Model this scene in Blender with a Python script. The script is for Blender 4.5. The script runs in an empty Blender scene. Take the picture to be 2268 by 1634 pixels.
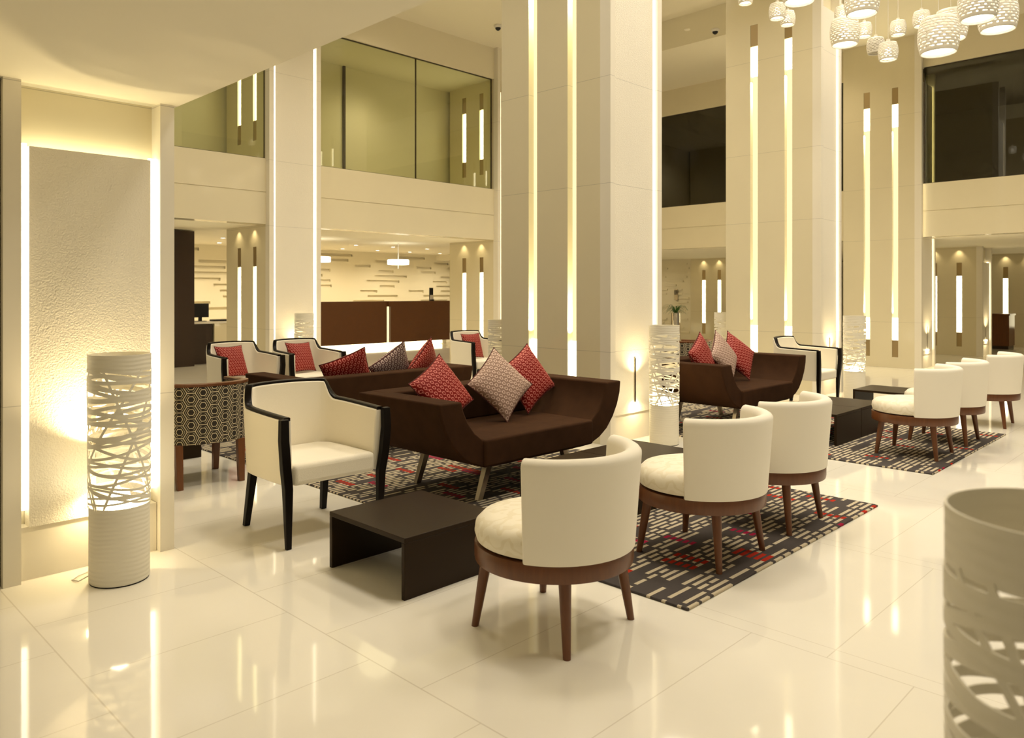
import bpy, bmesh, math, random
from mathutils import Vector, Matrix
random.seed(7)
C = bpy.context.scene.collection
PI = math.pi
# ------------------------------------------------------------------ camera frame
# world X runs to the right-hand vanishing point, world Y to the left-hand one, Z up; metres
FPX = 1696.0
TH = math.atan2(2799 - 1134, FPX)
SX, CX_ = math.sin(TH), math.cos(TH)

# ------------------------------------------------------------------ node helpers
class E:
    """small arithmetic wrapper over shader math nodes"""
    def __init__(s, nt, sock): s.nt, s.s = nt, sock
    def _m(s, op, *o, clamp=False):
        n = s.nt.nodes.new('ShaderNodeMath'); n.operation = op; n.use_clamp = clamp
        for i, v in enumerate((s,) + o):
            if isinstance(v, E): s.nt.links.new(v.s, n.inputs[i])
            else: n.inputs[i].default_value = v
        return E(s.nt, n.outputs[0])
    def __add__(s, o): return s._m('ADD', o)
    def __sub__(s, o): return s._m('SUBTRACT', o)
    def __mul__(s, o): return s._m('MULTIPLY', o)
    def __truediv__(s, o): return s._m('DIVIDE', o)
    def lt(s, o): return s._m('LESS_THAN', o)
    def gt(s, o): return s._m('GREATER_THAN', o)
    def mod(s, o): return s._m('FLOORED_MODULO', o)
    def floor(s): return s._m('FLOOR')
    def abs(s): return s._m('ABSOLUTE')
    def max(s, o): return s._m('MAXIMUM', o)
    def min(s, o): return s._m('MINIMUM', o)
    def sin(s): return s._m('SINE')
    def sqrt(s): return s._m('SQRT')
    def sel(s, a, b):  # s ? a : b
        return (a - b) * s + b if isinstance(a, E) else (E.const(s.nt, a) - b) * s + b
    @staticmethod
    def const(nt, v):
        n = nt.nodes.new('ShaderNodeValue'); n.outputs[0].default_value = v
        return E(nt, n.outputs[0])

def new_mat(name):
    m = bpy.data.materials.new(name); m.use_nodes = True
    nt = m.node_tree
    return m, nt, nt.nodes['Principled BSDF']

def coords(nt, which='Object', scale=None):
    tc = nt.nodes.new('ShaderNodeTexCoord')
    sp = nt.nodes.new('ShaderNodeSeparateXYZ')
    nt.links.new(tc.outputs[which], sp.inputs[0])
    return E(nt, sp.outputs[0]), E(nt, sp.outputs[1]), E(nt, sp.outputs[2]), tc.outputs[which]

def world_pos(nt):
    g = nt.nodes.new('ShaderNodeNewGeometry')
    sp = nt.nodes.new('ShaderNodeSeparateXYZ'); nt.links.new(g.outputs['Position'], sp.inputs[0])
    return E(nt, sp.outputs[0]), E(nt, sp.outputs[1]), E(nt, sp.outputs[2]), g.outputs['Position']

def mixc(nt, fac, a, b):
    n = nt.nodes.new('ShaderNodeMix'); n.data_type = 'RGBA'
    for sock, v in ((n.inputs[0], fac), (n.inputs[6], a), (n.inputs[7], b)):
        if isinstance(v, E): nt.links.new(v.s, sock)
        elif isinstance(v, bpy.types.NodeSocket): nt.links.new(v, sock)
        elif isinstance(v, (int, float)): sock.default_value = v
        else: sock.default_value = tuple(v) + (1,)
    return n.outputs[2]

def noise(nt, vec, scale, detail=2, rough=.5):
    n = nt.nodes.new('ShaderNodeTexNoise'); n.inputs['Scale'].default_value = scale
    n.inputs['Detail'].default_value = detail; n.inputs['Roughness'].default_value = rough
    if vec is not None: nt.links.new(vec, n.inputs['Vector'])
    return n.outputs['Fac']

def white(nt, *e):
    cb = nt.nodes.new('ShaderNodeCombineXYZ')
    for i, v in enumerate(e):
        if isinstance(v, E): nt.links.new(v.s, cb.inputs[i])
        else: cb.inputs[i].default_value = v
    n = nt.nodes.new('ShaderNodeTexWhiteNoise'); n.noise_dimensions = '3D'
    nt.links.new(cb.outputs[0], n.inputs['Vector'])
    return E(nt, n.outputs['Value'])

def bump(nt, bs, height, strength=.2, dist=.01):
    b = nt.nodes.new('ShaderNodeBump'); b.inputs['Strength'].default_value = strength
    b.inputs['Distance'].default_value = dist
    nt.links.new(height.s if isinstance(height, E) else height, b.inputs['Height'])
    nt.links.new(b.outputs[0], bs.inputs['Normal'])

def plain(name, col, rough=.5, metal=0., spec=.5, nscale=None, nstr=.1, ndist=.003, coat=0., vary=0., sheen=0.):
    m, nt, bs = new_mat(name)
    bs.inputs['Base Color'].default_value = tuple(col) + (1,)
    bs.inputs['Roughness'].default_value = rough
    bs.inputs['Metallic'].default_value = metal
    bs.inputs['Specular IOR Level'].default_value = spec
    bs.inputs['Coat Weight'].default_value = coat
    if sheen:
        bs.inputs['Sheen Weight'].default_value = sheen
        bs.inputs['Sheen Tint'].default_value = tuple(min(1, c * 3) for c in col) + (1,)
    _, _, _, v = coords(nt)
    if nscale:
        bump(nt, bs, noise(nt, v, nscale, 3), nstr, ndist)
    if vary:
        f = noise(nt, v, 9, 3)
        nt.links.new(mixc(nt, E(nt, f), [c * (1 - vary) for c in col], [min(1, c * (1 + vary)) for c in col]), bs.inputs['Base Color'])
    return m

def emit(name, col, strength):
    m = bpy.data.materials.new(name); m.use_nodes = True
    nt = m.node_tree; nt.nodes.clear()
    e = nt.nodes.new('ShaderNodeEmission'); o = nt.nodes.new('ShaderNodeOutputMaterial')
    e.inputs[0].default_value = tuple(col) + (1,); e.inputs[1].default_value = strength
    nt.links.new(e.outputs[0], o.inputs[0])
    return m

def hline(z, zs, w):
    r = None
    for q in zs:
        t = (z - q).abs().lt(w)
        r = t if r is None else r.max(t)
    return r

# ------------------------------------------------------------------ materials
def stone_mat(name, col, rough, joints=True, bumpy=0):
    m, nt, bs = new_mat(name)
    x, y, z, v = world_pos(nt)
    f = E(nt, noise(nt, v, 1.7, 5, .6))
    c = mixc(nt, f, [k * .965 for k in col], [min(1, k * 1.03) for k in col])
    if joints:
        c = mixc(nt, hline(z, (.86, 2.42, 3.41, 4.75), .0022), c, [k * .72 for k in col])
    nt.links.new(c, bs.inputs['Base Color'])
    bs.inputs['Roughness'].default_value = rough
    if bumpy:
        bump(nt, bs, E(nt, noise(nt, v, 120, 2, .45)), bumpy, .004)
    return m
STONE = (.755, .68, .475)
M_stone = stone_mat('polished_cream_stone', STONE, .12)
M_white = stone_mat('matt_cream_stone', (.84, .785, .66), .4)
M_panel = stone_mat('hammered_cream_panel', (.86, .805, .68), .36, True, .8)
M_paint = plain('cream_wall_paint', (.82, .755, .575), .7)
M_ceil = plain('cream_ceiling_paint', (.84, .78, .61), .85)
M_fascia = stone_mat('glossy_cream_fascia', (.77, .695, .50), .05, False)
M_led = emit('led_strip', (1, .90, .66), 6.5)
M_led2 = emit('slot_lamp', (1, .88, .55), 7.5)
M_diff = emit('slot_diffuser', (1, .83, .45), 1.3)  # even glow put in for light spreading from the slot's end lamps
M_addglow = emit('added_glow', (1, .88, .55), 9)  # for the added strip that brightens the recess above the near panel
M_gap = emit('desk_gap_glow', (1, .86, .45), 1.5)
M_slens = emit('slit_lens', (1, .85, .5), 30)
M_led3 = emit('desk_glow', (1, .86, .50), 6)
M_bulb = emit('bulb', (1, .87, .58), 26)
M_bulbp = emit('pendant_bulb', (1, .9, .66), 4.5)
M_spot = emit('downlight_lens', (1, .93, .75), 9)
M_brass = plain('brushed_bronze_plate', (.42, .32, .17), .35, .85, nscale=None)
M_dkmetal = plain('dark_bronze_plate', (.05, .035, .02), .4, .5)
M_chrome = plain('chrome', (.75, .7, .62), .12, 1)
M_steel = plain('brushed_steel', (.48, .43, .34), .28, 1)
M_black = plain('black_lacquer', (.007, .0045, .003), .34, spec=.12)
M_table = plain('espresso_table_wood', (.024, .0125, .004), .45, spec=.16, nscale=60, nstr=.05)
M_brown = plain('brown_suede', (.044, .0195, .0085), .9, spec=.08, nscale=320, nstr=.3, ndist=.002, vary=.35, sheen=.05)
M_cream = plain('cream_upholstery', (.88, .825, .705), .85, spec=.1, nscale=420, nstr=.25, ndist=.002)
M_cream2 = plain('warm_cream_upholstery', (.90, .835, .685), .88, spec=.1, nscale=260, nstr=.35, ndist=.003, sheen=.2)
M_deskw = plain('reception_desk_wood', (.115, .038, .006), .45, vary=.12)
M_dark = plain('dark_wood_wall', (.030, .014, .006), .35)
M_dkroom = plain('unlit_room_paint', (.14, .11, .06), .6)  # the room's lack of light is put into this dark wall colour
M_darkplastic = plain('black_plastic', (.012, .012, .012), .3, spec=.3)
M_leaf = plain('leaf_green', (.05, .16, .02), .45)
M_paper = plain('white_cardboard', (.78, .74, .66), .6)
M_ceramic = plain('white_ceramic', (.82, .77, .66), .35)

def lamp_mat():
    m, nt, bs = new_mat('ribbed_white_resin')
    bs.inputs['Base Color'].default_value = (.80, .755, .63, 1); bs.inputs['Roughness'].default_value = .5
    x, y, z, v = coords(nt)
    f = E(nt, noise(nt, v, 6, 2))
    h = ((z * 300) + f * 7).sin()
    bump(nt, bs, h, .25, .0025)
    return m
M_lamp = lamp_mat()

def wood_mat():
    m, nt, bs = new_mat('walnut_stained_wood')
    x, y, z, v = coords(nt)
    mp = nt.nodes.new('ShaderNodeMapping'); mp.inputs['Scale'].default_value = (14, 14, 2)
    nt.links.new(v, mp.inputs[0])
    f = E(nt, noise(nt, mp.outputs[0], 3, 6, .6))
    nt.links.new(mixc(nt, f, (.082, .026, .0065), (.19, .066, .018)), bs.inputs['Base Color'])
    bs.inputs['Roughness'].default_value = .32
    return m
M_wood = wood_mat()

def floor_mat():
    m, nt, bs = new_mat('polished_cream_marble_tiles')
    x, y, z, v = world_pos(nt)
    f = E(nt, noise(nt, v, .9, 6, .62)); g = E(nt, noise(nt, v, 7, 3, .5))
    base = mixc(nt, f * .7 + g * .3, (.82, .775, .665), (.88, .84, .745))
    W = .0022
    right = x.gt(1.2)
    xm = (x - 2.95).mod(1.335)
    la = xm.lt(W).max(xm.gt(1.335 - W)).max((xm - .09).abs().lt(W * .8)) * x.gt(2.5)
    lb = (x - 1.71).abs().lt(W * 1.3).max((x - .887).abs().lt(W * 1.3)).max((x + .36).abs().lt(W))
    idx = ((x - 1.615) / 1.335).floor().mod(2.0)      # 0 -> offset B, 1 -> offset A
    isA = x.gt(1.71).sel(idx, x.gt(.887))
    off = isA.sel(E.const(nt, 1.20), 1.51)
    ym = (y - off).mod(.621)
    ly = ym.lt(W).max(ym.gt(.621 - W))
    line = la.max(lb).max(ly)
    tint = white(nt, (x / 1.335).floor(), ((y - off) / .621).floor(), 0.)
    base = mixc(nt, tint * .35, base, (.83, .785, .67))
    c = mixc(nt, line * .36, base, (.40, .33, .22))
    nt.links.new(c, bs.inputs['Base Color'])
    bs.inputs['Roughness'].default_value = .055
    bs.inputs['Specular IOR Level'].default_value = .55
    bump(nt, bs, E(nt, noise(nt, v, 3.5, 1)), .03, .006)
    return m
M_floor = floor_mat()

def rug_mat():
    m, nt, bs = new_mat('charcoal_dash_rug')
    x, y, z, v = world_pos(nt)
    P = .041
    row = (y / P).floor(); fy = (y / P).mod(1.0)
    stripe = fy.lt(.52)
    grp = (row / 4.0).floor()
    u = x / .21 + white(nt, grp, 3.1, .5) * 5 + white(nt, row, 9.2, .5) * .55
    cu = u.floor(); fu = u.mod(1.0)
    on = white(nt, cu, row * .37 + grp * 7.0, 2.0).gt(.25) * fu.gt(.15)
    half = white(nt, cu, row, 5.0).gt(.62)
    on = on * (E.const(nt, 1.0) - half * fu.gt(.55) * fu.lt(.66))
    dens = E(nt, noise(nt, v, 1.6, 1)).gt(.27)
    cream = stripe * on * dens
    rg = (row / 5.0).floor()
    ru = x / .055 + white(nt, rg, 1.0, 7.0) * 3
    red = white(nt, ru.floor(), rg, 11.0).gt(.925) * fy.lt(.62)
    hue = white(nt, ru.floor(), rg, 19.0).gt(.8)
    redc = mixc(nt, hue, (.42, .028, .012), (.34, .012, .05))
    gn = E(nt, noise(nt, v, 1.1, 2))
    grey = mixc(nt, gn, (.060, .048, .042), (.092, .080, .076))
    c = mixc(nt, cream, grey, (.56, .48, .34))
    c = mixc(nt, red, c, redc)
    nt.links.new(c, bs.inputs['Base Color'])
    bs.inputs['Roughness'].default_value = .95; bs.inputs['Specular IOR Level'].default_value = .1
    bump(nt, bs, E(nt, noise(nt, v, 260, 2)) + cream * .6, .5, .004)
    return m
M_rug = rug_mat()

def ring_mat(name, ground, ring, n=11):
    m, nt, bs = new_mat(name)
    x, y, z, v = coords(nt, 'UV')
    X = x * n; Y = y * n
    row = Y.floor(); par = row.mod(2.0)
    fx = (X + par * .5).mod(1.0) - .5; fy = Y.mod(1.0) - .5
    r = ((fx * fx) + (fy * fy) * .9).sqrt()
    ringm = (r - .27).abs().lt(.062)
    wob = ((Y * PI).sin()).abs()
    wx = (X + par * .5 + .5).mod(1.0) - .5
    # chains between rings: diagonals leaving every ring to the row above
    d1 = (fx - (fy - .5) * .55 + .14).abs().lt(.052) * fy.gt(.18)
    d2 = (fx - (fy + .5) * .55 - .02).abs().lt(.052) * fy.lt(-.2)
    ln = ringm.max(d1 * r.gt(.27)).max(d2 * r.gt(.27))
    c = mixc(nt, ln, ground, ring)
    nt.links.new(c, bs.inputs['Base Color'])
    bs.inputs['Roughness'].default_value = .55
    bs.inputs['Specular IOR Level'].default_value = .12
    bump(nt, bs, ln, .15, .002)
    return m
M_red = ring_mat('crimson_ring_weave', (.19, .0075, .006), (.60, .20, .16))
M_light = ring_mat('mauve_ring_weave', (.30, .19, .145), (.70, .53, .44))
M_grey = ring_mat('plum_ring_weave', (.13, .075, .075), (.62, .50, .44))

def hex_mat():
    m, nt, bs = new_mat('black_cream_hexagon_weave')
    x, y, z, v = coords(nt, 'UV')
    S = 1 / .092
    X = y * S; Y = x * S
    def cell(ox, oy):
        return ((X + ox).mod(1.0) - .5, (Y + oy).mod(1.7320508) - .8660254)
    ax, ay = cell(0., 0.); bx, by = cell(.5, .8660254)
    da = ax * ax + ay * ay; db = bx * bx + by * by
    k = da.lt(db)
    gx = k.sel(ax, bx).abs(); gy = k.sel(ay, by).abs()
    h = gx.max(gx * .5 + gy * .8660254)
    a = (h - .23).abs().lt(.028)
    b = h.gt(.468)
    c2 = (h - .36).abs().lt(.016) * (gy.gt(.12))
    ln = a.max(b).max(c2)
    nt.links.new(mixc(nt, ln, (.022, .016, .010), (.60, .51, .34)), bs.inputs['Base Color'])
    bs.inputs['Roughness'].default_value = .8
    return m
M_hex = hex_mat()

def damask_mat():
    m, nt, bs = new_mat('cream_damask')
    x, y, z, v = coords(nt)
    w = nt.nodes.new('ShaderNodeTexWave'); w.wave_type = 'RINGS'; w.inputs['Scale'].default_value = 5
    w.inputs['Distortion'].default_value = 9; w.inputs['Detail'].default_value = 1.2; w.inputs['Detail Scale'].default_value = 3
    nt.links.new(v, w.inputs['Vector'])
    k = E(nt, w.outputs['Fac']).gt(.72)
    nt.links.new(mixc(nt, k, (.85, .785, .63), (.79, .715, .54)), bs.inputs['Base Color'])
    bs.inputs['Roughness'].default_value = .6
    return m
M_damask = damask_mat()

def glass_mat(name, tint, boost=1.8, refl_rough=0., body=.0, bodycol=(0, 0, 0)):
    m = bpy.data.materials.new(name); m.use_nodes = True
    nt = m.node_tree; nt.nodes.clear()
    o = nt.nodes.new('ShaderNodeOutputMaterial')
    t = nt.nodes.new('ShaderNodeBsdfTransparent'); t.inputs[0].default_value = tuple(tint) + (1,)
    g = nt.nodes.new('ShaderNodeBsdfGlossy'); g.inputs['Roughness'].default_value = refl_rough
    fr = nt.nodes.new('ShaderNodeFresnel'); fr.inputs[0].default_value = 1.5
    mx = nt.nodes.new('ShaderNodeMixShader')
    gm = nt.nodes.new('ShaderNodeNewGeometry')
    k = (E(nt, gm.outputs['Backfacing']) * -1.0 + 1.0) * E(nt, fr.outputs[0]) * boost
    nt.links.new(k.s, mx.inputs[0]); nt.links.new(t.outputs[0], mx.inputs[1]); nt.links.new(g.outputs[0], mx.inputs[2])
    nt.links.new(mx.outputs[0], o.inputs[0])
    return m
M_glass = glass_mat('balcony_glass', (.93, .95, .84))
M_glass_dk = glass_mat('smoked_glass', (.62, .61, .44), 2.2)

# ------------------------------------------------------------------ mesh helpers
def finish(name, bm, mat, parent=None, smooth=None, bevel=0, seg=2, loc=None):
    me = bpy.data.meshes.new(name)
    bmesh.ops.recalc_face_normals(bm, faces=bm.faces[:])
    bm.to_mesh(me); bm.free()
    for k in (mat if isinstance(mat, (list, tuple)) else [mat]): me.materials.append(k)
    o = bpy.data.objects.new(name, me); C.objects.link(o)
    if parent: o.parent = parent
    if loc: o.location = loc
    if smooth is not None:
        for p in me.polygons: p.use_smooth = True
        try: me.set_sharp_from_angle(angle=math.radians(smooth))
        except Exception: pass
    if bevel:
        b = o.modifiers.new('bevel', 'BEVEL'); b.width = bevel; b.segments = seg; b.limit_method = 'ANGLE'
        b.angle_limit = math.radians(40); b.harden_normals = False
    return o

def bx(bm, x0, x1, y0, y1, z0, z1, mi=0):
    vs = [bm.verts.new((x, y, z)) for z in (z0, z1) for x, y in ((x0, y0), (x1, y0), (x1, y1), (x0, y1))]
    for f in ((0, 3, 2, 1), (4, 5, 6, 7), (0, 1, 5, 4), (1, 2, 6, 5), (2, 3, 7, 6), (3, 0, 4, 7)):
        fc = bm.faces.new([vs[i] for i in f]); fc.material_index = mi

def box(name, x0, x1, y0, y1, z0, z1, mat, parent=None, bevel=0, seg=2):
    bm = bmesh.new(); bx(bm, x0, x1, y0, y1, z0, z1)
    return finish(name, bm, mat, parent, bevel=bevel, seg=seg, smooth=30 if bevel else None)

def tube(bm, p0, p1, r0, r1, n=16, sq=None):
    """tapered round (or rectangular: sq=(a,b) half sizes factor) bar from p0 to p1"""
    p0, p1 = Vector(p0), Vector(p1)
    rings = []
    for p, r in ((p0, r0), (p1, r1)):
        ring = []
        if sq:
            for sx, sy in ((-1, -1), (1, -1), (1, 1), (-1, 1)):
                ring.append(bm.verts.new((p.x + sx * r * sq[0], p.y + sy * r * sq[1], p.z)))
        else:
            ax = (p1 - p0).normalized(); u = ax.orthogonal().normalized(); w = ax.cross(u)
            if abs(ax.z) > .8: u, w = Vector((1, 0, 0)), Vector((0, 1, 0))
            for i in range(n):
                a = 2 * PI * i / n
                ring.append(bm.verts.new(p + u * (r * math.cos(a)) + w * (r * math.sin(a))))
        rings.append(ring)
    k = len(rings[0])
    for i in range(k):
        bm.faces.new((rings[0][i], rings[0][(i + 1) % k], rings[1][(i + 1) % k], rings[1][i]))
    bm.faces.new(rings[0][::-1]); bm.faces.new(rings[1])

def lathe(bm, prof, n=48, cap0=True, cap1=True):
    rings = []
    for r, z in prof:
        rings.append([bm.verts.new((r * math.cos(2 * PI * i / n), r * math.sin(2 * PI * i / n), z)) for i in range(n)])
    for a, b in zip(rings, rings[1:]):
        for i in range(n):
            bm.faces.new((a[i], a[(i + 1) % n], b[(i + 1) % n], b[i]))
    if cap0: bm.faces.new(rings[0][::-1])
    if cap1: bm.faces.new(rings[-1])

def sweep(bm, loops, closed_loop=True, cap=True, uv=None, uvs=None):
    """loops: list of vertex-coordinate lists (equal length)"""
    V = [[bm.verts.new(p) for p in L] for L in loops]
    k = len(V[0]); fs = []
    for j in range(len(V) - 1):
        for i in range(k if closed_loop else k - 1):
            i2 = (i + 1) % k
            f = bm.faces.new((V[j][i], V[j][i2], V[j + 1][i2], V[j + 1][i])); fs.append((f, j, i))
    if cap:
        bm.faces.new(V[0][::-1]); bm.faces.new(V[-1])
    if uvs:
        lay = bm.loops.layers.uv.verify()
        for f, j, i in fs:
            i2 = i + 1
            for l, (jj, ii) in zip(f.loops, ((j, i), (j, i2), (j + 1, i2), (j + 1, i))):
                l[lay].uv = uvs(jj, ii)
    return V

def tag(o, label, cat=None, group=None, kind=None):
    if label: o['label'] = label
    if cat: o['category'] = cat
    if group: o['group'] = group
    if kind: o['kind'] = kind
    return o

def struct(o, label=None):
    o['kind'] = 'structure'
    if label: o['label'] = label
    return o

def empty(name, loc=(0, 0, 0), rz=0):
    o = bpy.data.objects.new(name, None); C.objects.link(o)
    o.location = loc; o.rotation_euler = (0, 0, rz); o.empty_display_size = .1
    return o

def dup(root, loc, rz, label, group=None):
    r = root.copy(); C.objects.link(r); r.location = loc; r.rotation_euler = (0, 0, rz)
    r['label'] = label
    if group: r['group'] = group
    for ch in list(root.children):
        c = ch.copy(); C.objects.link(c); c.parent = r
        for g in list(ch.children):
            d = g.copy(); C.objects.link(d); d.parent = c
    return r

# ------------------------------------------------------------------ structure
ZS, ZF, ZB, ZT, ZC = 2.45, 2.93, 3.44, 5.60, 6.20    # soffit, fascia joint, glass sill, glass head, ceiling
YB, XR = 10.75, 15.5
struct(box('floor', -4, 26, -4, 20, -.2, 0, M_floor), 'polished cream marble tiled lobby floor')

# low ceiling over the near left side
bm = bmesh.new(); bx(bm, -4, 1.72, -4, 5.9, 2.43, 3.3)
bx(bm, 1.72, 1.735, -4, 5.9, 2.445, 3.3)
struct(finish('ceiling_low', bm, M_ceil), 'low cream ceiling over the near left corner')
struct(box('wall_left', -4, .89, 4.30, 4.6, 0, 2.43, M_paint))
# atrium ceiling: lower border and raised middle tray
bm = bmesh.new()
bx(bm, -4, 2.4, 5.9, YB + .3, ZC, ZC + .3); bx(bm, 2.4, 12.9, 8.7, YB + .3, ZC, ZC + .3); bx(bm, 12.9, XR + .3, -4, YB + .3, ZC, ZC + .3)
bx(bm, 2.3, 13.0, -4, 8.8, 6.78, 6.95)
bx(bm, 2.3, 2.4, -4, 8.7, ZC, 6.78); bx(bm, 12.9, 13.0, -4, 8.7, ZC + .3, 6.8); bx(bm, 2.3, 12.9, 8.7, 8.8, ZC + .3, 6.8)
struct(finish('ceiling', bm, M_ceil), 'high cream atrium ceiling with a raised tray')
# back (left-hand) balcony wall
bm = bmesh.new()
bx(bm, -4, XR, YB, YB + .12, ZT, ZC)
struct(finish('wall_back_upper', bm, M_paint))
bm = bmesh.new()
bx(bm, -4, XR, YB, YB + .25, ZF + .006, ZB); bx(bm, -4, XR, YB + .008, YB + .25, ZF - .006, ZF + .006); bx(bm, -4, XR, YB, YB + .25, ZS, ZF - .006)
struct(finish('wall_back_fascia', bm, M_fascia), 'glossy cream balcony fascia with a shadow joint')
struct(box('ceiling_soffit_back', -4, XR, YB + .25, 12.15, ZS, ZS + .5, M_ceil))
struct(box('ceiling_reception', -4, 22, 12.15, 18.95, 2.62, 2.8, M_ceil))
bm = bmesh.new(); bx(bm, -4, XR, 12.15, 12.3, 2.8, ZT + .1)
struct(finish('wall_upper_corridor', bm, M_paint))
struct(box('trim_1', 7.9, 7.94, 12.10, 12.15, 3.0, ZT, M_dkmetal))
struct(box('ceiling_upper_corridor', -4, XR, YB + .12, 12.3, ZT, ZT + .1, M_ceil))
struct(box('ceiling_corridor_floor', -4, XR, YB + .25, 12.15, ZS + .5, ZS + .55, M_ceil))
# right wall with dark glazed upper level
bm = bmesh.new()
bx(bm, XR, XR + .12, -4, YB, ZT, ZC); bx(bm, XR, XR + .25, -4, YB, ZF + .006, ZB)
bx(bm, XR + .008, XR + .25, -4, YB, ZF - .006, ZF + .006); bx(bm, XR, XR + .25, -4, YB, ZS, ZF - .006)
struct(finish('wall_right_fascia', bm, M_fascia), 'cream upper wall and fascia round the dark glazing')
struct(box('ceiling_gallery', XR + .25, 26, -4, 20, ZS, ZS + .2, M_ceil))
bm = bmesh.new()
bx(bm, XR + 4.4, XR + 4.5, -4, YB, 2.65, ZT + .1); bx(bm, XR + .12, XR + 4.5, -4, YB, ZT, ZT + .1)
bx(bm, XR + .12, XR + 4.5, YB, YB + .1, 2.65, ZT + .1); bx(bm, XR + .12, XR + 4.5, -4.1, -4, 2.65, ZT + .1)
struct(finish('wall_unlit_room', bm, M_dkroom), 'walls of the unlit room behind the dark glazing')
struct(box('wall_far_right', 25.9, 26, -4, 20, 0, ZS, M_paint))
# relief wall behind the reception
bm = bmesh.new()
bx(bm, -4, 25.9, 18.9, 19.0, 0, 2.62)
rr = random.Random(3); zp = 0
for k in range(17):
    z = .10 + k * .148
    bx(bm, 4, 22, 18.84, 18.9, zp, z); x = 4
    nx = 4.2 + rr.random() * 1.6
    while nx < 21:
        L = rr.choice((.55, .6, 1.1, 1.2)); bx(bm, x, nx, 18.84, 18.9, z, z + .072); x = nx + L; nx = x + rr.uniform(.6, 1.9)
    bx(bm, x, 22, 18.84, 18.9, z, z + .072); zp = z + .072
bx(bm, 4, 22, 18.84, 18.9, zp, 2.62)
struct(finish('wall_reception', bm, M_paint), 'cream feature wall with raised horizontal bars')
struct(box('wall_dark_partition', 4.6, 6.24, 14.7, 14.95, 0, 2.6, M_dark), 'dark brown full height partition beside the service desk')

# glazing
def window(n, axis, a0, a1, p, mat, splits=(), z0=ZB, z1=ZT):
    w = empty('window_%d' % n); struct(w)
    cuts = [a0] + list(splits) + [a1]
    for c0, c1 in zip(cuts, cuts[1:]):
        if axis == 'x': box('pane', c0 + .006, c1 - .006, p, p + .012, z0, z1, mat, w)
        else: box('pane', p, p + .012, c0 + .006, c1 - .006, z0, z1, mat, w)
    bm = bmesh.new()
    for z in (z0 - .01, z1 - .012):
        if axis == 'x': bx(bm, a0, a1, p - .012, p + .024, z, z + .022)
        else: bx(bm, p - .012, p + .024, a0, a1, z, z + .022)
    for c in cuts[1:]:
        if axis == 'x': bx(bm, c - .008, c + .008, p - .006, p + .018, z0, z1)
        else: bx(bm, p - .006, p + .018, c - .008, c + .008, z0, z1)
    finish('window_frame', bm, M_dkmetal, w)
    return w
window(1, 'x', 1.0, 5.65, YB + .05, M_glass, (3.3,))
window(2, 'x', 6.5, 10.42, YB + .05, M_glass, (8.55,))
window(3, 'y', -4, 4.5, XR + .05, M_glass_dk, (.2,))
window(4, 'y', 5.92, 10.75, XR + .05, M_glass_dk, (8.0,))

WASH = []; SCAL = []; TALL = []
def column(X0, Y0, W=.85, D=1.42, H=ZC, top=5.35, slots='tall', label='', slit=True, up=1.0):
    root = empty('column'); struct(root, label)
    if slots is None: box('hidden_glow_strip', X0 + .13, X0 + W - .13, Y0 + .055, Y0 + .108, top, top + .001, M_addglow, root)  # added glow out of sight on the panel top, brightens recess and ceiling
    bm = bmesh.new(); bx(bm, X0 + .1, X0 + W, Y0 + .12, Y0 + D, 0, H); finish('column_core', bm, M_stone, root)
    for a in (0, W - .075):
        box('pilaster', X0 + a, X0 + a + .075, Y0, Y0 + .12, 0, H, M_white, root)
    box('textured_panel', X0 + .115, X0 + W - .115, Y0 + .03, Y0 + .11, .26, top, M_panel, root)
    box('plinth', X0 + .078, X0 + W - .078, Y0 + .045, Y0 + .12, 0, .26, M_white, root)
    for a in (.078, W - .112):
        box('light_strip', X0 + a, X0 + a + .034, Y0 + .06, Y0 + .08, .34, top + .015, M_led, root)
    if slit:
        s = box('slit_light', X0 + W / 2 - .012, X0 + W / 2 + .012, Y0 + .022, Y0 + .03, .36, .78, M_steel, root)
        box('lens', X0 + W / 2 - .03, X0 + W / 2 + .03, Y0 + .005, Y0 + .03, .325, .35, M_slens, s)
        WASH.append((X0 + W / 2, Y0, up))
    # side with two light slots
    if slots is None:
        box('side_cladding', X0, X0 + .1, Y0 + .12, Y0 + D, 0, H, M_stone, root); return root
    rng = {'tall': [(.20, .52, 4.97, 5.28)], 'short': [(.20, .52, 1.80, 2.10)],
           'double': [(.20, .52, 1.82, 2.12), (3.76, 4.07, 5.06, 5.38)]}[slots]
    bm = bmesh.new()
    for a, b in ((.12, .405), (.515, .915), (1.03, D)): bx(bm, X0, X0 + .1, Y0 + a, Y0 + b, 0, H)
    for a, b in ((.405, .515), (.915, 1.03)):
        z = 0
        for r in rng: bx(bm, X0, X0 + .1, Y0 + a, Y0 + b, z, r[0]); z = r[3]
        bx(bm, X0, X0 + .1, Y0 + a, Y0 + b, z, H)
    finish('side_cladding', bm, M_stone, root)
    for a, b in ((.405, .515), (.915, 1.03)):
        (TALL if slots == 'tall' else SCAL).append((X0, Y0 + (a + b) / 2))
        for r in rng:
            box('end_plate', X0 + .006, X0 + .1, Y0 + a, Y0 + b, r[0], r[1], M_brass, root)
            box('end_plate', X0 + .006, X0 + .1, Y0 + a, Y0 + b, r[2], r[3], M_brass, root)
            if slots == 'tall':
                box('slot_diffuser', X0 + .075, X0 + .1, Y0 + a, Y0 + b, r[1] + .42, r[2] - .42, M_diff, root)
                box('slot_lamp', X0 + .035, X0 + .1, Y0 + a, Y0 + b, r[1], r[1] + .42, M_led2, root)
                box('slot_lamp', X0 + .035, X0 + .1, Y0 + a, Y0 + b, r[2] - .42, r[2], M_led2, root)
            else:
                box('slot_lamp', X0 + .035, X0 + .1, Y0 + a, Y0 + b, r[1], r[2], M_led2, root)
    return root
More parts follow.
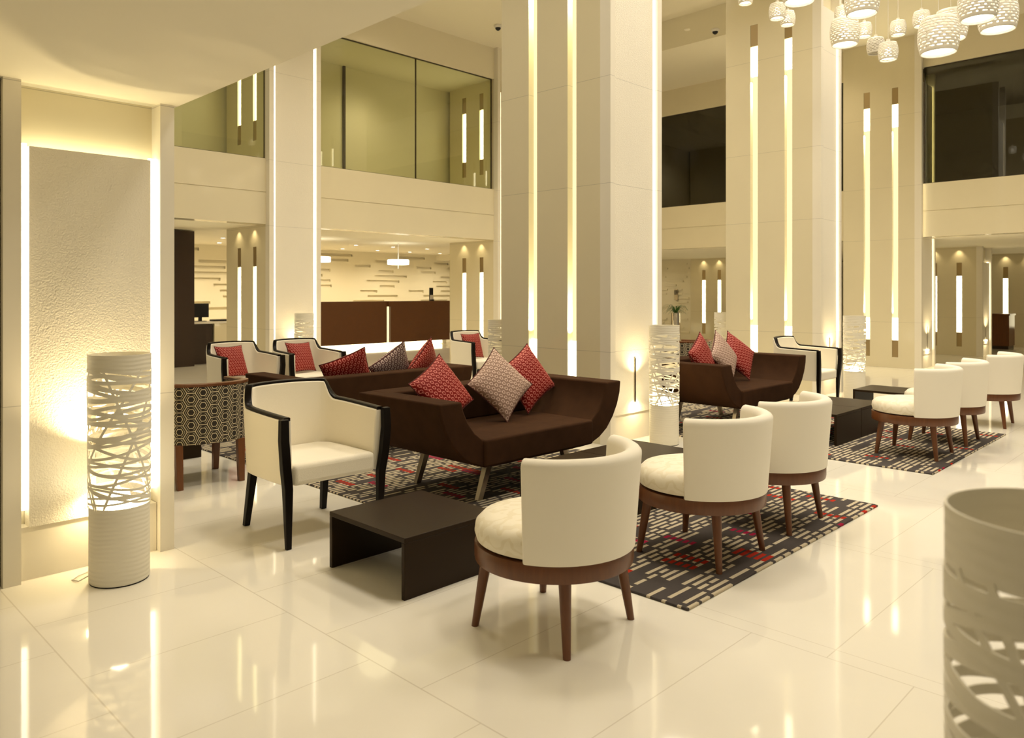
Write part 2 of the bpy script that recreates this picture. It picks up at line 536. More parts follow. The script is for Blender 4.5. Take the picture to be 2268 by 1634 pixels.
column(.90, 4.265, .80, 1.4, 2.43, 2.12, None, 'cream column wall section nearest on the left under the low ceiling', up=3.2)
column(5.65, 4.28, .84, label='broad cream column in the middle of the lobby')
column(10.34, 4.28, .70, label='second tall column along from the middle one, to its right')
column(15.36, 4.50, .85, label='column standing against the right-hand balcony wall')
column(5.65, 10.65, .88, slots='double', label='column beside the reception opening with a lamp before it')
column(10.45, 10.65, .85, slots='double', label='column at the right end of the reception opening')
column(19.5, 4.47, .85, H=ZS, top=2.1, slots='short', label='low column just inside the gallery')
column(23.6, 3.9, .85, H=ZS, top=2.1, slots='short', label='farthest low column at the end of the gallery')
column(20.4, 11.0, .85, H=ZS, top=2.1, slots='short', label='low column beside the lift lobby')

# ------------------------------------------------------------------ rugs
def rug(x0, x1, y0, y1, label):
    o = box('rug', x0, x1, y0, y1, 0, .012, M_rug, bevel=.004); tag(o, label, 'rug', 'dashed lounge rugs'); return o
rug(2.95, 5.285, 1.81, 7.72, 'charcoal rug with cream and red dashes under the near sofa group')
rug(6.49, 8.83, 1.82, 7.72, 'charcoal dashed rug under the sofa group beyond the middle column')

# ------------------------------------------------------------------ tub chairs
def tub_chair():
    t = empty('tub_chair')
    bm = bmesh.new()
    prof = [(0, .36), (.30, .36), (.328, .37), (.337, .40), (.332, .435), (.305, .462), (.25, .475), (.12, .482), (0.001, .484)]
    lathe(bm, prof[1:], 64, cap0=True, cap1=True); finish('seat', bm, M_damask, t, smooth=50)
    bm = bmesh.new()
    prof = [(.285, .285), (.335, .285), (.338, .30), (.338, .352), (.335, .358), (.285, .358)]
    lathe(bm, prof + [prof[0]], 72, False, False); finish('seat_ring', bm, M_wood, t, smooth=35)
    # wrapped back
    bm = bmesh.new()
    n = 44; A0, A1 = math.radians(-90 - 73), math.radians(-90 + 73)
    def prof_at(sh):
        ro, ri = [], []
        pts = []
        zt = .765; zb = .356
        def R(z): return .343 + .030 * ((z - zb) / (zt - zb))
        th = .075
        for z in (zb, .42, .5, .6, .68, .73): pts.append((R(z), z))
        for k in range(1, 8):
            a = PI * k / 8
            rc = R(zt) - th / 2
            pts.append((rc + th / 2 * math.cos(a), .73 + .035 * math.sin(a)))
        for z in (.73, .68, .6, .5, .42, zb): pts.append((R(z) - th, z))
        mid = sum(p[0] for p in pts) / len(pts)
        return [(mid + (r - mid) * sh, .56 + (z - .56) * (1 - (1 - sh) * .10)) for r, z in pts]
    loops = []
    ang = [A0 + (A1 - A0) * i / n for i in range(n + 1)]
    e = .03
    seq = [(A0 - e, .35), (A0 - e * .8, .72), (A0 - e * .4, .93)] + [(a, 1) for a in ang] + [(A1 + e * .4, .93), (A1 + e * .8, .72), (A1 + e, .35)]
    for a, sh in seq:
        loops.append([(r * math.cos(a), r * math.sin(a), z) for r, z in prof_at(sh)])
    sweep(bm, loops); finish('backrest', bm, M_cream, t, smooth=60)
    for k in range(4):
        a = PI / 4 + k * PI / 2
        bm = bmesh.new()
        tube(bm, (.285 * math.cos(a), .285 * math.sin(a), .29), (.335 * math.cos(a), .335 * math.sin(a), 0), .026, .0155, 20)
        finish('leg', bm, M_wood, t, smooth=40)
    return t
t0 = tub_chair(); t0.location = (2.454, 2.16, 0); t0.rotation_euler = (0, 0, math.radians(5))
tag(t0, 'cream tub chair nearest the camera, standing on bare tiles', 'chair', 'cream round tub chairs')
dup(t0, (3.663, 2.168, .012), math.radians(1), 'cream tub chair on the near rug, closer to the camera of the two there')
dup(t0, (4.485, 2.19, .012), math.radians(2), 'cream tub chair on the near rug, farther from the camera of the two there')
dup(t0, (7.22, 2.175, .012), math.radians(1), 'cream tub chair at the front of the far rug, showing its scrolled seat')
dup(t0, (8.07, 2.17, .012), math.radians(2), 'cream tub chair on the far rug behind the one with the scrolled seat in view')
dup(t0, (9.45, 2.16, 0), math.radians(3), 'cream tub chair farthest away, standing on tiles past the far rug')

# ------------------------------------------------------------------ barrel armchairs
def dense(path, m=8):
    """Catmull-Rom through 2-D points"""
    P = [Vector(p) for p in path]; out = []
    for i in range(len(P) - 1):
        p0 = P[max(i - 1, 0)]; p1 = P[i]; p2 = P[i + 1]; p3 = P[min(i + 2, len(P) - 1)]
        for k in range(m):
            t = k / m
            out.append(.5 * ((2 * p1) + (p2 - p0) * t + (2 * p0 - 5 * p1 + 4 * p2 - p3) * t * t + (3 * p1 - p0 - 3 * p2 + p3) * t ** 3))
    out.append(P[-1]); return out
def smooth01(t): t = max(0, min(1, t)); return t * t * (3 - 2 * t)

def shell(parent, path, ztop, zbot, th, mat, flare=.05, name='backrest', rail=None, rail_mat=None):
    pts = dense(path, 8); n = len(pts)
    nor = []
    for i in range(n):
        d = (pts[min(i + 1, n - 1)] - pts[max(i - 1, 0)]).normalized(); nor.append(Vector((d.y, -d.x)))   # inward for left-front -> back -> right-front path
    acc = [0]
    for i in range(1, n): acc.append(acc[-1] + (pts[i] - pts[i - 1]).length)
    loops = []; zz = (0, .15, .35, .6, .85, 1)
    for i in range(n):
        L = []
        zt = ztop(pts[i]); zb = zbot
        def P(f, off):
            z = zb + (zt - zb) * f
            q = pts[i] * (1 + flare * ((z - zb) / .4 - .5)) + nor[i] * off
            return (q.x, q.y, z)
        L += [P(f, 0) for f in zz]
        L += [P(f, th) for f in zz[::-1]]
        loops.append(L)
    bm = bmesh.new()
    hts = list(zz) + list(zz[::-1])
    def uv(j, i):
        i %= len(hts); zt = ztop(pts[j])
        return (acc[j] - acc[-1] / 2, zbot + (zt - zbot) * hts[i])
    sweep(bm, loops, uvs=uv)
    o = finish(name, bm, mat, parent, smooth=50, bevel=.008, seg=2)
    if rail:
        w, h = rail
        bm = bmesh.new(); loops = []
        for i in range(n):
            zt = ztop(pts[i])
            q0 = pts[i] * (1 + flare * ((zt - zbot) / .4 - .5)) + nor[i] * (th / 2)
            L = []
            for sx, sz in ((-1, -.2), (-1, .8), (-.7, 1), (.7, 1), (1, .8), (1, -.2)):
                q = q0 + nor[i] * (sx * w / 2); L.append((q.x, q.y, zt + sz * h))
            loops.append(L)
        sweep(bm, loops); finish('trim_rail', bm, rail_mat, parent, smooth=45)
    return pts, nor

def armchair():
    t = empty('armchair')
    path = [(-.325, -.30), (-.33, -.12), (-.327, .08), (-.305, .20), (-.255, .268), (-.17, .292), (0, .302), (.17, .292), (.255, .268), (.305, .20), (.327, .08), (.33, -.12), (.325, -.30)]
    def zt(p):
        s = smooth01((.318 - abs(p.x)) / .055) if p.y > .1 else 0
        arm = .705 + .02 * max(0, p.y + .3) / .5
        return arm + (.835 + .008 * (1 - (p.x / .26) ** 2) - arm) * s
    shell(t, path, zt, .345, .055, M_cream2, .05, 'shell', (.040, .016), M_black)
    bm = bmesh.new()   # seat
    outline = [(-.268, -.315), (.268, -.315), (.272, 0), (.255, .17), (.19, .235), (-.19, .235), (-.255, .17), (-.272, 0)]
    lo = [bm.verts.new((x, y, .335)) for x, y in outline]; hi = [bm.verts.new((x, y, .455)) for x, y in outline]
    k = len(lo)
    for i in range(k): bm.faces.new((lo[i], lo[(i + 1) % k], hi[(i + 1) % k], hi[i]))
    bm.faces.new(lo[::-1]); bm.faces.new(hi)
    finish('seat', bm, M_cream2, t, smooth=40, bevel=.028, seg=4)
    for s in (-1, 1):
        bm = bmesh.new()   # front post that carries on down as the leg
        pts = [(.333, -.322, .715, .024), (.335, -.326, .60, .026), (.322, -.322, .45, .027), (.305, -.312, .33, .026), (.298, -.308, 0, .016)]
        loops = []
        for x, y, z, r in pts:
            loops.append([(s * x + sx * r * .95, y + sy * r * .75, z) for sx, sy in ((-1, -1), (1, -1), (1, 1), (-1, 1))])
        sweep(bm, loops); finish('front_leg', bm, M_black, t, smooth=30, bevel=.003)
        bm = bmesh.new(); tube(bm, (s * .245, .215, .36), (s * .262, .275, 0), .023, .017, sq=(1, 1))
        finish('back_leg', bm, M_black, t, smooth=30, bevel=.003)
    return t
a0 = armchair(); a0.location = (2.435, 4.11, 0); a0.rotation_euler = (0, 0, math.radians(-1))
tag(a0, 'cream barrel armchair with black trim nearest the camera, without a cushion', 'armchair', 'cream armchairs with black trim')
dup(a0, (3.99, 8.16, 0), math.radians(-2), 'cream black-trimmed armchair behind the patterned chair, with a red cushion')
dup(a0, (4.77, 8.13, 0), math.radians(-3), 'cream black-trimmed armchair before the reception column, holding a red cushion')
dup(a0, (7.58, 8.17, 0), math.radians(-2), 'cream black-trimmed armchair seen left of the middle column, with a small red cushion')
dup(a0, (9.44, 4.13, 0), math.radians(1), 'cream black-trimmed armchair between the far sofa and the second column')

def hex_chair():
    t = empty('patterned_armchair')
    path = [(-.335, -.26), (-.35, -.10), (-.34, .06), (-.295, .19), (-.21, .275), (-.11, .315), (0, .325), (.11, .315), (.21, .275), (.295, .19), (.34, .06), (.35, -.10), (.335, -.26)]
    zt = lambda p: .715 + .02 * smooth01((p.y + .1) / .3)
    shell(t, path, zt, .315, .05, M_hex, .03, 'shell', (.055, .018), M_wood)
    bm = bmesh.new()
    outline = [(-.28, -.29), (.28, -.29), (.29, 0), (.25, .15), (.16, .235), (-.16, .235), (-.25, .15), (-.29, 0)]
    lo = [bm.verts.new((x, y, .315)) for x, y in outline]; hi = [bm.verts.new((x, y, .44)) for x, y in outline]
    k = len(lo)
    for i in range(k): bm.faces.new((lo[i], lo[(i + 1) % k], hi[(i + 1) % k], hi[i]))
    bm.faces.new(lo[::-1]); bm.faces.new(hi)
    finish('seat', bm, M_black, t, smooth=40, bevel=.025, seg=3)
    for s in (-1, 1):
        for y0, y1 in ((-.24, -.26), (.235, .26)):
            bm = bmesh.new(); tube(bm, (s * .225, y0, .32), (s * .222, y1, 0), .027, .021, sq=(1, 1))
            finish('leg', bm, M_wood, t, smooth=30, bevel=.003)
    return t
h0 = hex_chair(); h0.location = (2.47, 5.745, 0); h0.rotation_euler = (0, 0, PI - math.radians(4))
tag(h0, 'barrel chair in black and cream hexagon fabric behind the near cream armchair', 'armchair', 'hexagon patterned barrel chairs')
dup(h0, (9.40, 5.80, 0), PI, 'hexagon patterned barrel chair seen behind the cushions of the far sofa')

# ------------------------------------------------------------------ sofas
def sofa():
    """local: x along the seat 0..1.87, y 0 (front) .. .88 (back)"""
    t = empty('sofa'); L = 1.87; D = .88
    left = [(0, .70), (.012, .61), (.045, .52), (.10, .43), (.18, .345), (.27, .29), (.36, .258), (.46, .245)]
    outer = left + [(L - x, z) for x, z in left[::-1]]
    inner = [(.185, .70), (.20, .64), (.24, .56), (.30, .485), (.375, .43)]
    inner = [(L - x, z) for x, z in inner] + inner[::-1]
    prof = outer + inner
    bm = bmesh.new()
    loops = [[(x, y, z) for x, z in prof] for y in (0, D)]
    V = [[bm.verts.new(p) for p in Lp] for Lp in loops]
    k = len(prof)
    for i in range(k): bm.faces.new((V[0][i], V[0][(i + 1) % k], V[1][(i + 1) % k], V[1][i]))
    nL = len(left)
    for Vj in V:   # end faces as a quad strip: outer against inner
        o = Vj[:2 * nL]; ins = Vj[2 * nL:]
        li = ins[5:][::-1]       # left inner from top to bottom
        ri = ins[:5]             # right inner from top to bottom
        for side, iv in ((o[:nL], li), (o[nL:][::-1], ri)):
            m = len(iv)
            for i in range(m - 1): bm.faces.new((side[i], side[i + 1], iv[i + 1], iv[i]))
            bm.faces.new([side[j] for j in range(m - 1, nL)] + [iv[-1]])
        bm.faces.new((o[nL - 1], o[nL], ri[-1], li[-1]))
    finish('frame', bm, M_brown, t, smooth=35, bevel=.012, seg=3)
    bm = bmesh.new()   # seat pad
    bx(bm, .37, L - .37, -.018, D - .18, .252, .436); finish('seat_cushion', bm, M_brown, t, smooth=40, bevel=.018, seg=4)
    bm = bmesh.new()
    bq = [(.10, .70), (L - .10, .70), (L - .14, .60), (L - .30, .43), (.30, .43), (.14, .60)]
    lo = [bm.verts.new((x, D - .19, z)) for x, z in bq]; hi = [bm.verts.new((x, D + .004, z + (.003 if z > .65 else 0))) for x, z in bq]
    for i in range(6): bm.faces.new((lo[i], lo[(i + 1) % 6], hi[(i + 1) % 6], hi[i]))
    bm.faces.new(lo); bm.faces.new(hi[::-1])
    finish('backrest', bm, M_brown, t, smooth=40, bevel=.015, seg=3)
    for x, s in ((.555, -1), (L - .555, 1)):
        for y in (.14, .80):
            bm = bmesh.new()
            tube(bm, (x + s * .0, y, .26), (x + s * .095, y, .0), .03, .024, sq=(.9, .75)); finish('leg', bm, M_steel, t, smooth=30, bevel=.002)
    return t
s0 = sofa(); s0.location = (3.06, 3.63, .012)
tag(s0, 'dark brown suede sofa with curved sides nearest the camera, facing the tub chairs', 'sofa', 'dark brown boat-shaped sofas')
dup(s0, (4.97, 6.28, .012), PI, 'dark brown sofa turned away behind the near sofa, its back to the camera')
dup(s0, (6.57, 3.66, .012), 0, 'dark brown sofa right of the middle column with three cushions')
dup(s0, (8.44, 6.28, .012), PI, 'dark brown sofa glimpsed behind the one right of the middle column')

# ------------------------------------------------------------------ cushions
def cushion_mesh(size, thick):
    bm = bmesh.new(); n = 18; h = size / 2
    lay = bm.loops.layers.uv.verify()
    def P(i, j, s):
        u = -1 + 2 * i / n; v = -1 + 2 * j / n
        kx = 1 - .085 * (1 - v * v) * u * u; ky = 1 - .085 * (1 - u * u) * v * v
        e = ((1 - u * u) * (1 - v * v))
        return (u * h * kx, v * h * ky, s * thick / 2 * (e ** .42))
    G = {}
    for s in (1, -1):
        for i in range(n + 1):
            for j in range(n + 1):
                edge = i in (0, n) or j in (0, n)
                if edge and s == -1: G[(i, j, -1)] = G[(i, j, 1)]
                else: G[(i, j, s)] = bm.verts.new(P(i, j, s))
    for s in (1, -1):
        for i in range(n):
            for j in range(n):
                ids = [(i, j), (i + 1, j), (i + 1, j + 1), (i, j + 1)]
                if s == -1: ids = ids[::-1]
                f = bm.faces.new([G[(a, b, s)] for a, b in ids])
                for l, (a, b) in zip(f.loops, ids): l[lay].uv = (a / n, b / n)
    return bm
_cm = {}
M_pipe = plain('dark_plum_piping', (.10, .035, .032), .8, spec=.1)
def cushion(p, size, yaw, tilt, spin, mat, label, thick=.135, group='ring patterned cushions'):
    """yaw: facing direction of the front (0 = towards -Y), tilt: leaning back, spin: turn in its own plane"""
    key = (mat.name, size)
    if key not in _cm:
        bm = cushion_mesh(size, thick); o = finish('cushion', bm, mat, smooth=60); _cm[key] = o.data
    else:
        o = bpy.data.objects.new('cushion', _cm[key]); C.objects.link(o)
    if 'pipe' + str(size) not in _cm:
        h = size / 2; n = 18; pts = []
        for side in range(4):
            for i in range(n):
                u = -1 + 2 * i / n; e = h * (1 - .085 * (1 - u * u))
                pts.append([(u * h, -e), (e, u * h), (-u * h, e), (-e, -u * h)][side])
        bm = bmesh.new(); loops = []
        for i in range(len(pts) + 1):
            x, y = pts[i % len(pts)]; L = math.hypot(x, y); ux, uy = x / L, y / L
            loops.append([(x + ux * .004 * math.cos(a), y + uy * .004 * math.cos(a), .004 * math.sin(a)) for a in (0, PI / 3, 2 * PI / 3, PI, 4 * PI / 3, 5 * PI / 3)])
        sweep(bm, loops, cap=False); po = finish('piping', bm, M_pipe, smooth=60); _cm['pipe' + str(size)] = po.data
    else:
        po = bpy.data.objects.new('piping', _cm['pipe' + str(size)]); C.objects.link(po)
    po.parent = o
    R = Matrix.Rotation(yaw, 4, 'Z') @ Matrix.Rotation(PI / 2 - tilt, 4, 'X') @ Matrix.Rotation(spin, 4, 'Z')
    o.matrix_world = Matrix.Translation(p) @ R
    tag(o, label, 'cushion', group); return o
d = math.radians
cushion((3.50, 4.125, .708), .42, d(4), d(25), d(28), M_red, 'red ring patterned cushion on the near sofa, leaning over its left arm')
cushion((4.067, 4.115, .715), .42, d(-10), d(24), d(41), M_light, 'pale mauve ring patterned cushion in the middle of the near sofa')
cushion((4.46, 4.205, .725), .42, d(-5), d(20), d(29), M_red, 'red ring patterned cushion behind the pale one on the near sofa')
cushion((3.774, 5.723, .69), .42, d(168), d(26), d(-23), M_red, 'red ring patterned cushion at the left end of the sofa turned away')
cushion((4.258, 5.743, .705), .42, d(188), d(26), d(-37), M_grey, 'grey plum ring patterned cushion on the sofa turned away')
cushion((4.633, 5.752, .716), .42, d(205), d(22), d(-52), M_red, 'red ring patterned cushion at the right end of the sofa turned away')
cushion((6.996, 4.121, .727), .42, d(5), d(15), d(28), M_red, 'red ring patterned cushion leftmost on the sofa right of the column')
cushion((7.38, 4.092, .735), .42, d(3), d(22), d(40), M_light, 'pale ring patterned cushion in the middle of the sofa right of the column')
cushion((7.758, 4.125, .720), .42, d(-10), d(26), d(50), M_red, 'red ring patterned cushion rightmost on the sofa right of the column')
cushion((3.925, 8.255, .640), .37, d(14), d(22), d(-1), M_red, 'red cushion in the armchair behind the patterned chair', .12)
cushion((4.769, 8.225, .642), .37, d(12), d(22), d(-2), M_red, 'red cushion in the armchair before the reception column', .12)
cushion((7.554, 8.225, .640), .37, d(2), d(16), d(0), M_red, 'small red cushion in the armchair left of the middle column', .12)

# ------------------------------------------------------------------ coffee tables
def coffee_table(w=.60, dd=.625, h=.285, th=.024):
    t = empty('coffee_table')
    box('tabletop', 0, w, 0, dd, h - th, h, M_table, t, bevel=.0025)
    for y in (0, dd - th): box('side_panel', 0, w, y, y + th, 0, h - th, M_table, t, bevel=.0025)
    return t
c0 = coffee_table(); c0.location = (2.144, 2.79, 0)
G = 'low dark coffee tables'
tag(c0, 'low square dark coffee table nearest the camera, on bare tiles', 'coffee table', G)
dup(c0, (3.56, 2.80, .012), 0, 'dark coffee table behind the nearest tub chair on the near rug', G)
dup(c0, (4.165, 2.80, .012), 0, 'dark coffee table behind the second tub chair, joined to the one behind the nearest', G)
dup(c0, (7.045, 2.775, .012), 0, 'dark coffee table on the far rug, left one of the joined pair', G)
dup(c0, (7.65, 2.775, .012), 0, 'dark coffee table on the far rug, right one of the joined pair', G)
dup(c0, (9.17, 2.80, 0), 0, 'small dark coffee table beyond the far rug near the second column', G)
dup(c0, (2.22, 6.50, 0), 0, 'dark table partly hidden behind the patterned chair', G)

# ------------------------------------------------------------------ floor lamps
def floor_lamp():
    t = empty('floor_lamp'); R = .135
    bm = bmesh.new()
    n = 64
    prof = [(R - .005, .004), (R, .012), (R, .372), (R - .004, .372), (R - .006, .02)]
    lathe(bm, prof, n, True, False); finish('lamp_body', bm, M_lamp, t, smooth=40)
    bm = bmesh.new(); lathe(bm, [(R - .004, 0), (R - .004, .006)], 48); finish('base', bm, M_black, t)
    rnd = random.Random(11)
    def Rz(z): return R + .006 * (z / 1.1)
    bm = bmesh.new()
    def ribbon(fn, m=72, w=.0065, closed=True, a0=0, a1=2 * PI):
        loops = []
        for i in range(m + 1):
            a = a0 + (a1 - a0) * i / m
            z = fn(a); dz = (fn(a + .01) - fn(a - .01)) / .02
            r = Rz(z)
            tx = Vector((-math.sin(a) * r, math.cos(a) * r, dz)).normalized()
            nr = Vector((math.cos(a), math.sin(a), 0)); up = nr.cross(tx)
            c = Vector((r * math.cos(a), r * math.sin(a), z))
            L = []
            for su, sn in ((-1, -1), (1, -1), (1, 1), (-1, 1)):
                q = c + up * (su * w) + nr * (sn * .0018); q.z = min(max(q.z, .366), 1.036); L.append(tuple(q))
            loops.append(L)
        sweep(bm, loops, cap=not closed)
    z = .375; k = 0
    while z < 1.03:
        f = (z - .37) / .66
        A = rnd.uniform(.022, .055) * (1 - .35 * f); ph = rnd.uniform(0, 2 * PI); B = rnd.uniform(.004, .014)
        ribbon(lambda a, z=z, A=A, ph=ph, B=B, q=rnd.uniform(0, 6): z + A * math.sin(a + ph) + B * math.sin(2 * a + q), w=.0047 + .0052 * f)
        z += .0232 - .0060 * f; k += 1
    for k in range(8):
        a0 = rnd.uniform(0, 2 * PI); s = (-1, 1)[k % 2]; span = rnd.uniform(1.6, 3.0)
        ribbon(lambda a, a0=a0, s=s, span=span: .37 + .66 * abs(a - a0) / span, m=40, w=.0058, closed=False, a0=a0, a1=a0 + s * span)
    finish('lattice_shade', bm, M_lamp, t, smooth=40)
    bm = bmesh.new(); lathe(bm, [(Rz(1.03), 1.025), (Rz(1.1), 1.105), (Rz(1.1) - .004, 1.105), (Rz(1.03) - .004, 1.025), (Rz(1.03), 1.025)], n, False, False)
    finish('rim', bm, M_lamp, t, smooth=40)
    bm = bmesh.new(); lathe(bm, [(.012, .30), (.045, .32), (.055, .37), (.045, .42), (.01, .44)], 24); finish('bulb', bm, M_bulb, t, smooth=60)
    return t
f0 = floor_lamp(); f0.location = (1.334, 4.01, 0)
tag(f0, 'tall perforated white cylinder lamp before the column wall on the left', 'floor lamp', 'perforated white cylinder floor lamps')
dup(f0, (6.09, 3.99, 0), .8, 'perforated white cylinder lamp in front of the broad middle column')
dup(f0, (10.50, 3.90, 0), 2.1, 'perforated white cylinder lamp in front of the second tall column')
dup(f0, (6.03, 10.30, 0), 3.0, 'perforated white cylinder lamp before the column beside the reception')
dup(f0, (6.05, 6.12, 0), 4.0, 'perforated white cylinder lamp half hidden behind the middle column')
dup(f0, (10.90, 6.05, 0), 5.0, 'perforated white cylinder lamp half hidden behind the second column')
fl = dup(f0, (1.25, .19, 0), 1.6, 'unlit perforated cylinder lamp very close at the right edge, out of focus')

for c_ in [c_ for c_ in fl.children if c_.name.startswith('bulb')]: bpy.data.objects.remove(c_)
bm = bmesh.new(); cpts = [(-.10, .08, .03), (-.155, .09, .006), (-.175, .13, .006), (-.14, .17, .006), (-.08, .2, .006), (-.02, .205, .006)]
for a_, b_ in zip(cpts, cpts[1:]): tube(bm, a_, b_, .003, .003, 8)
finish('power_cord', bm, M_paper, f0)
# ------------------------------------------------------------------ pendant lamps
def pendant(name, Rm, H, nA, rows, cordlen, lit=True):
    t = empty(name)
    bm = bmesh.new()
    def rad(f): return Rm * (.80 + .20 * math.sin(PI * (f * .92 + .06)) ** .8)
    cache = {}
    def V(u, v):
        key = (round((u % nA) * 1000) % (nA * 1000), round(v * 1000))
        if key not in cache:
            a = 2 * PI * u / nA; f = v / rows; r = rad(f)
            cache[key] = bm.verts.new((r * math.cos(a), r * math.sin(a), f * H))
        return cache[key]
    rn = random.Random(5)
    for j in range(rows):
        for i in range(nA):
            c = i + (.5 if j % 2 else 0) + .5; m = j + .5
            out = [(c - .5, m - .5), (c, m - .5), (c + .5, m - .5), (c + .5, m), (c + .5, m + .5), (c, m + .5), (c - .5, m + .5), (c - .5, m)]
            short = (i + j) % 3 == 0
            A, B = (.16, .24) if short else (.37, .20)
            inn = [(c - A * .8, m - B), (c, m - B), (c + A * .8, m - B), (c + A, m), (c + A * .8, m + B), (c, m + B), (c - A * .8, m + B), (c - A, m)]
            if j in (0, rows - 1):
                bm.faces.new([V(*p) for p in out]); continue
            for q in range(8):
                q2 = (q + 1) % 8
                bm.faces.new((V(*out[q]), V(*out[q2]), V(*inn[q2]), V(*inn[q])))
    o = finish('shade', bm, M_ceramic, t, smooth=60)
    md = o.modifiers.new('thick', 'SOLIDIFY'); md.thickness = .006; md.offset = -1
    bm = bmesh.new(); lathe(bm, [(.02, H - .004), (rad(1) - .004, H - .004), (rad(1), H)], 32, True, False); lathe(bm, [(.018, H - .01), (.018, H + .04)], 16)
    finish('cap', bm, M_ceramic, t, smooth=40)
    bm = bmesh.new(); tube(bm, (0, 0, H), (0, 0, H + cordlen), .0022, .0022, 6); finish('cord', bm, M_paper, t)
    if lit:
        bm = bmesh.new(); lathe(bm, [(Rm * .30, H * .22), (Rm * .42, H * .45), (Rm * .2, H * .8)], 20); finish('bulb', bm, M_bulbp, t, smooth=60)
        bm = bmesh.new(); lathe(bm, [(.002, .02), (rad(0) - .012, .02), (rad(0) - .012, .024), (.002, .024)], 32); finish('diffuser', bm, M_bulbp, t)
    return t
def pix(px, py, dep):
    a = (px - 1134) / FPX * dep
    return (a * SX + dep * CX_, -a * CX_ + dep * SX, 1.4 + (650 - py) / FPX * dep)
LARGE = [(1770, 5, 72, 'large perforated white pendant cut by the top edge, leftmost of the big ones'),
         (1871, 100, 60, 'large perforated white pendant just right of the second column'),
         (1909, 32, 71, 'large perforated white pendant cut by the top edge above the smaller ones'),
         (2078.6, 118, 81, 'large perforated white pendant hanging lowest of the big cluster'),
         (2106, 87, 66, 'large perforated white pendant partly behind the lowest big one'),
         (2166, 44, 78, 'large perforated white pendant cut by the top edge near the right corner'),
         (2210, 67, 77, 'large perforated white pendant rightmost in the cluster')]
SMALL = [(1651, 8.6, 31, 'small white pendant cut off at the top, farthest to the left'),
         (1721.5, 42, 34, 'small white pendant, upper left of the touching pair over the second column'),
         (1744.3, 56, 31, 'small white pendant, lower right of the touching pair over the second column'),
         (1865, 45, 30, 'small white pendant peeping above the big one beside the second column'),
         (1914.3, 82, 31, 'small white pendant touching the big one beside the second column'),
         (1939.6, 118.6, 35, 'unlit small pendant of the cluster'),
         (1967, 133, 39, 'small lit white pendant hanging lowest of all'),
         (1989, 78, 32, 'small lit white pendant with free space all round it'),
         (2041, 58.6, 34, 'small lit white pendant at the upper left of the lowest big one')]
big = small = dark = None
for px, py, w, lab in LARGE:
    dep = .32 * FPX / w; dep = {2166: 6.2, 2210: 7.5}.get(px, dep); x, y, z = pix(px, py, dep)
    if big is None:
        big = pendant('pendant_lamp', .16, .30, 15, 12, 3.0); big.location = (x, y, z); tag(big, lab, 'pendant lamp', 'large perforated pendants')
    else:
        o = dup(big, (x, y, z), px, lab); k_ = w * dep / (.32 * FPX); o.scale = (k_, k_, k_)
for px, py, w, lab in SMALL:
    dep = .17 * FPX / w; x, y, z = pix(px, py, dep)
    if 'unlit' in lab:
        o = pendant('pendant_lamp', .085, .16, 13, 11, 3.0, False); o.location = (x, y, z); tag(o, lab, 'pendant lamp', 'small perforated pendants')
    elif small is None:
        small = pendant('pendant_lamp', .085, .16, 13, 11, 3.0); small.location = (x, y, z); tag(small, lab, 'pendant lamp', 'small perforated pendants')
    else: dup(small, (x, y, z), px, lab)
# cords end at the ceiling
for o in list(C.objects):
    if o.type == 'EMPTY' and o.name.startswith('pendant_lamp'):
        H = .30 if o.get('group', '').startswith('large') else .16
        for c in o.children:
            if c.name.startswith('cord'):
                top = 6.78 if 2.4 < o.location.x < 12.9 else ZC
                s = ((top - o.location.z) / o.scale.z - H) / 3.0
                c.scale = (1, 1, s); c.location = (0, 0, H - H * s)

# ------------------------------------------------------------------ reception
YD = 16.3
r = empty('reception_desk', (0, 0, 0)); tag(r, 'long brown wooden reception desk with a glowing plinth', 'desk')
GX = 11.95
box('front_panel', 8.2, GX, YD, YD + .06, .12, 1.06, M_deskw, r); box('front_panel', GX + .09, 14.1, YD - .05, YD + .06, .12, 1.06, M_deskw, r)
box('top_band', 8.2, GX + .02, YD - .01, YD + .3, 1.06, 1.2, M_deskw, r); box('top_band', GX + .02, 14.1, YD - .06, YD + .3, 1.06, 1.2, M_deskw, r)
box('light_gap', GX, GX + .09, YD + .03, YD + .08, .12, 1.06, M_gap, r)
box('glowing_plinth', 8.3, 13.9, YD + .08, YD + .14, 0.02, .12, M_led3, r)
box('desk_body', 8.2, 14.1, YD + .14, YD + .8, 0, 1.06, M_paint, r)
bh = empty('brochure_holder', (13.55, YD + .12, 1.2)); tag(bh, 'dark upright brochure stand on the reception desk', 'brochure stand')
box('back_board', -.06, .06, 0, .03, 0, .36, M_darkplastic, bh); box('leaflet', -.05, .055, -.02, 0, .0, .16, M_paper, bh); box('tray', -.06, .06, -.04, 0, 0, .04, M_darkplastic, bh)

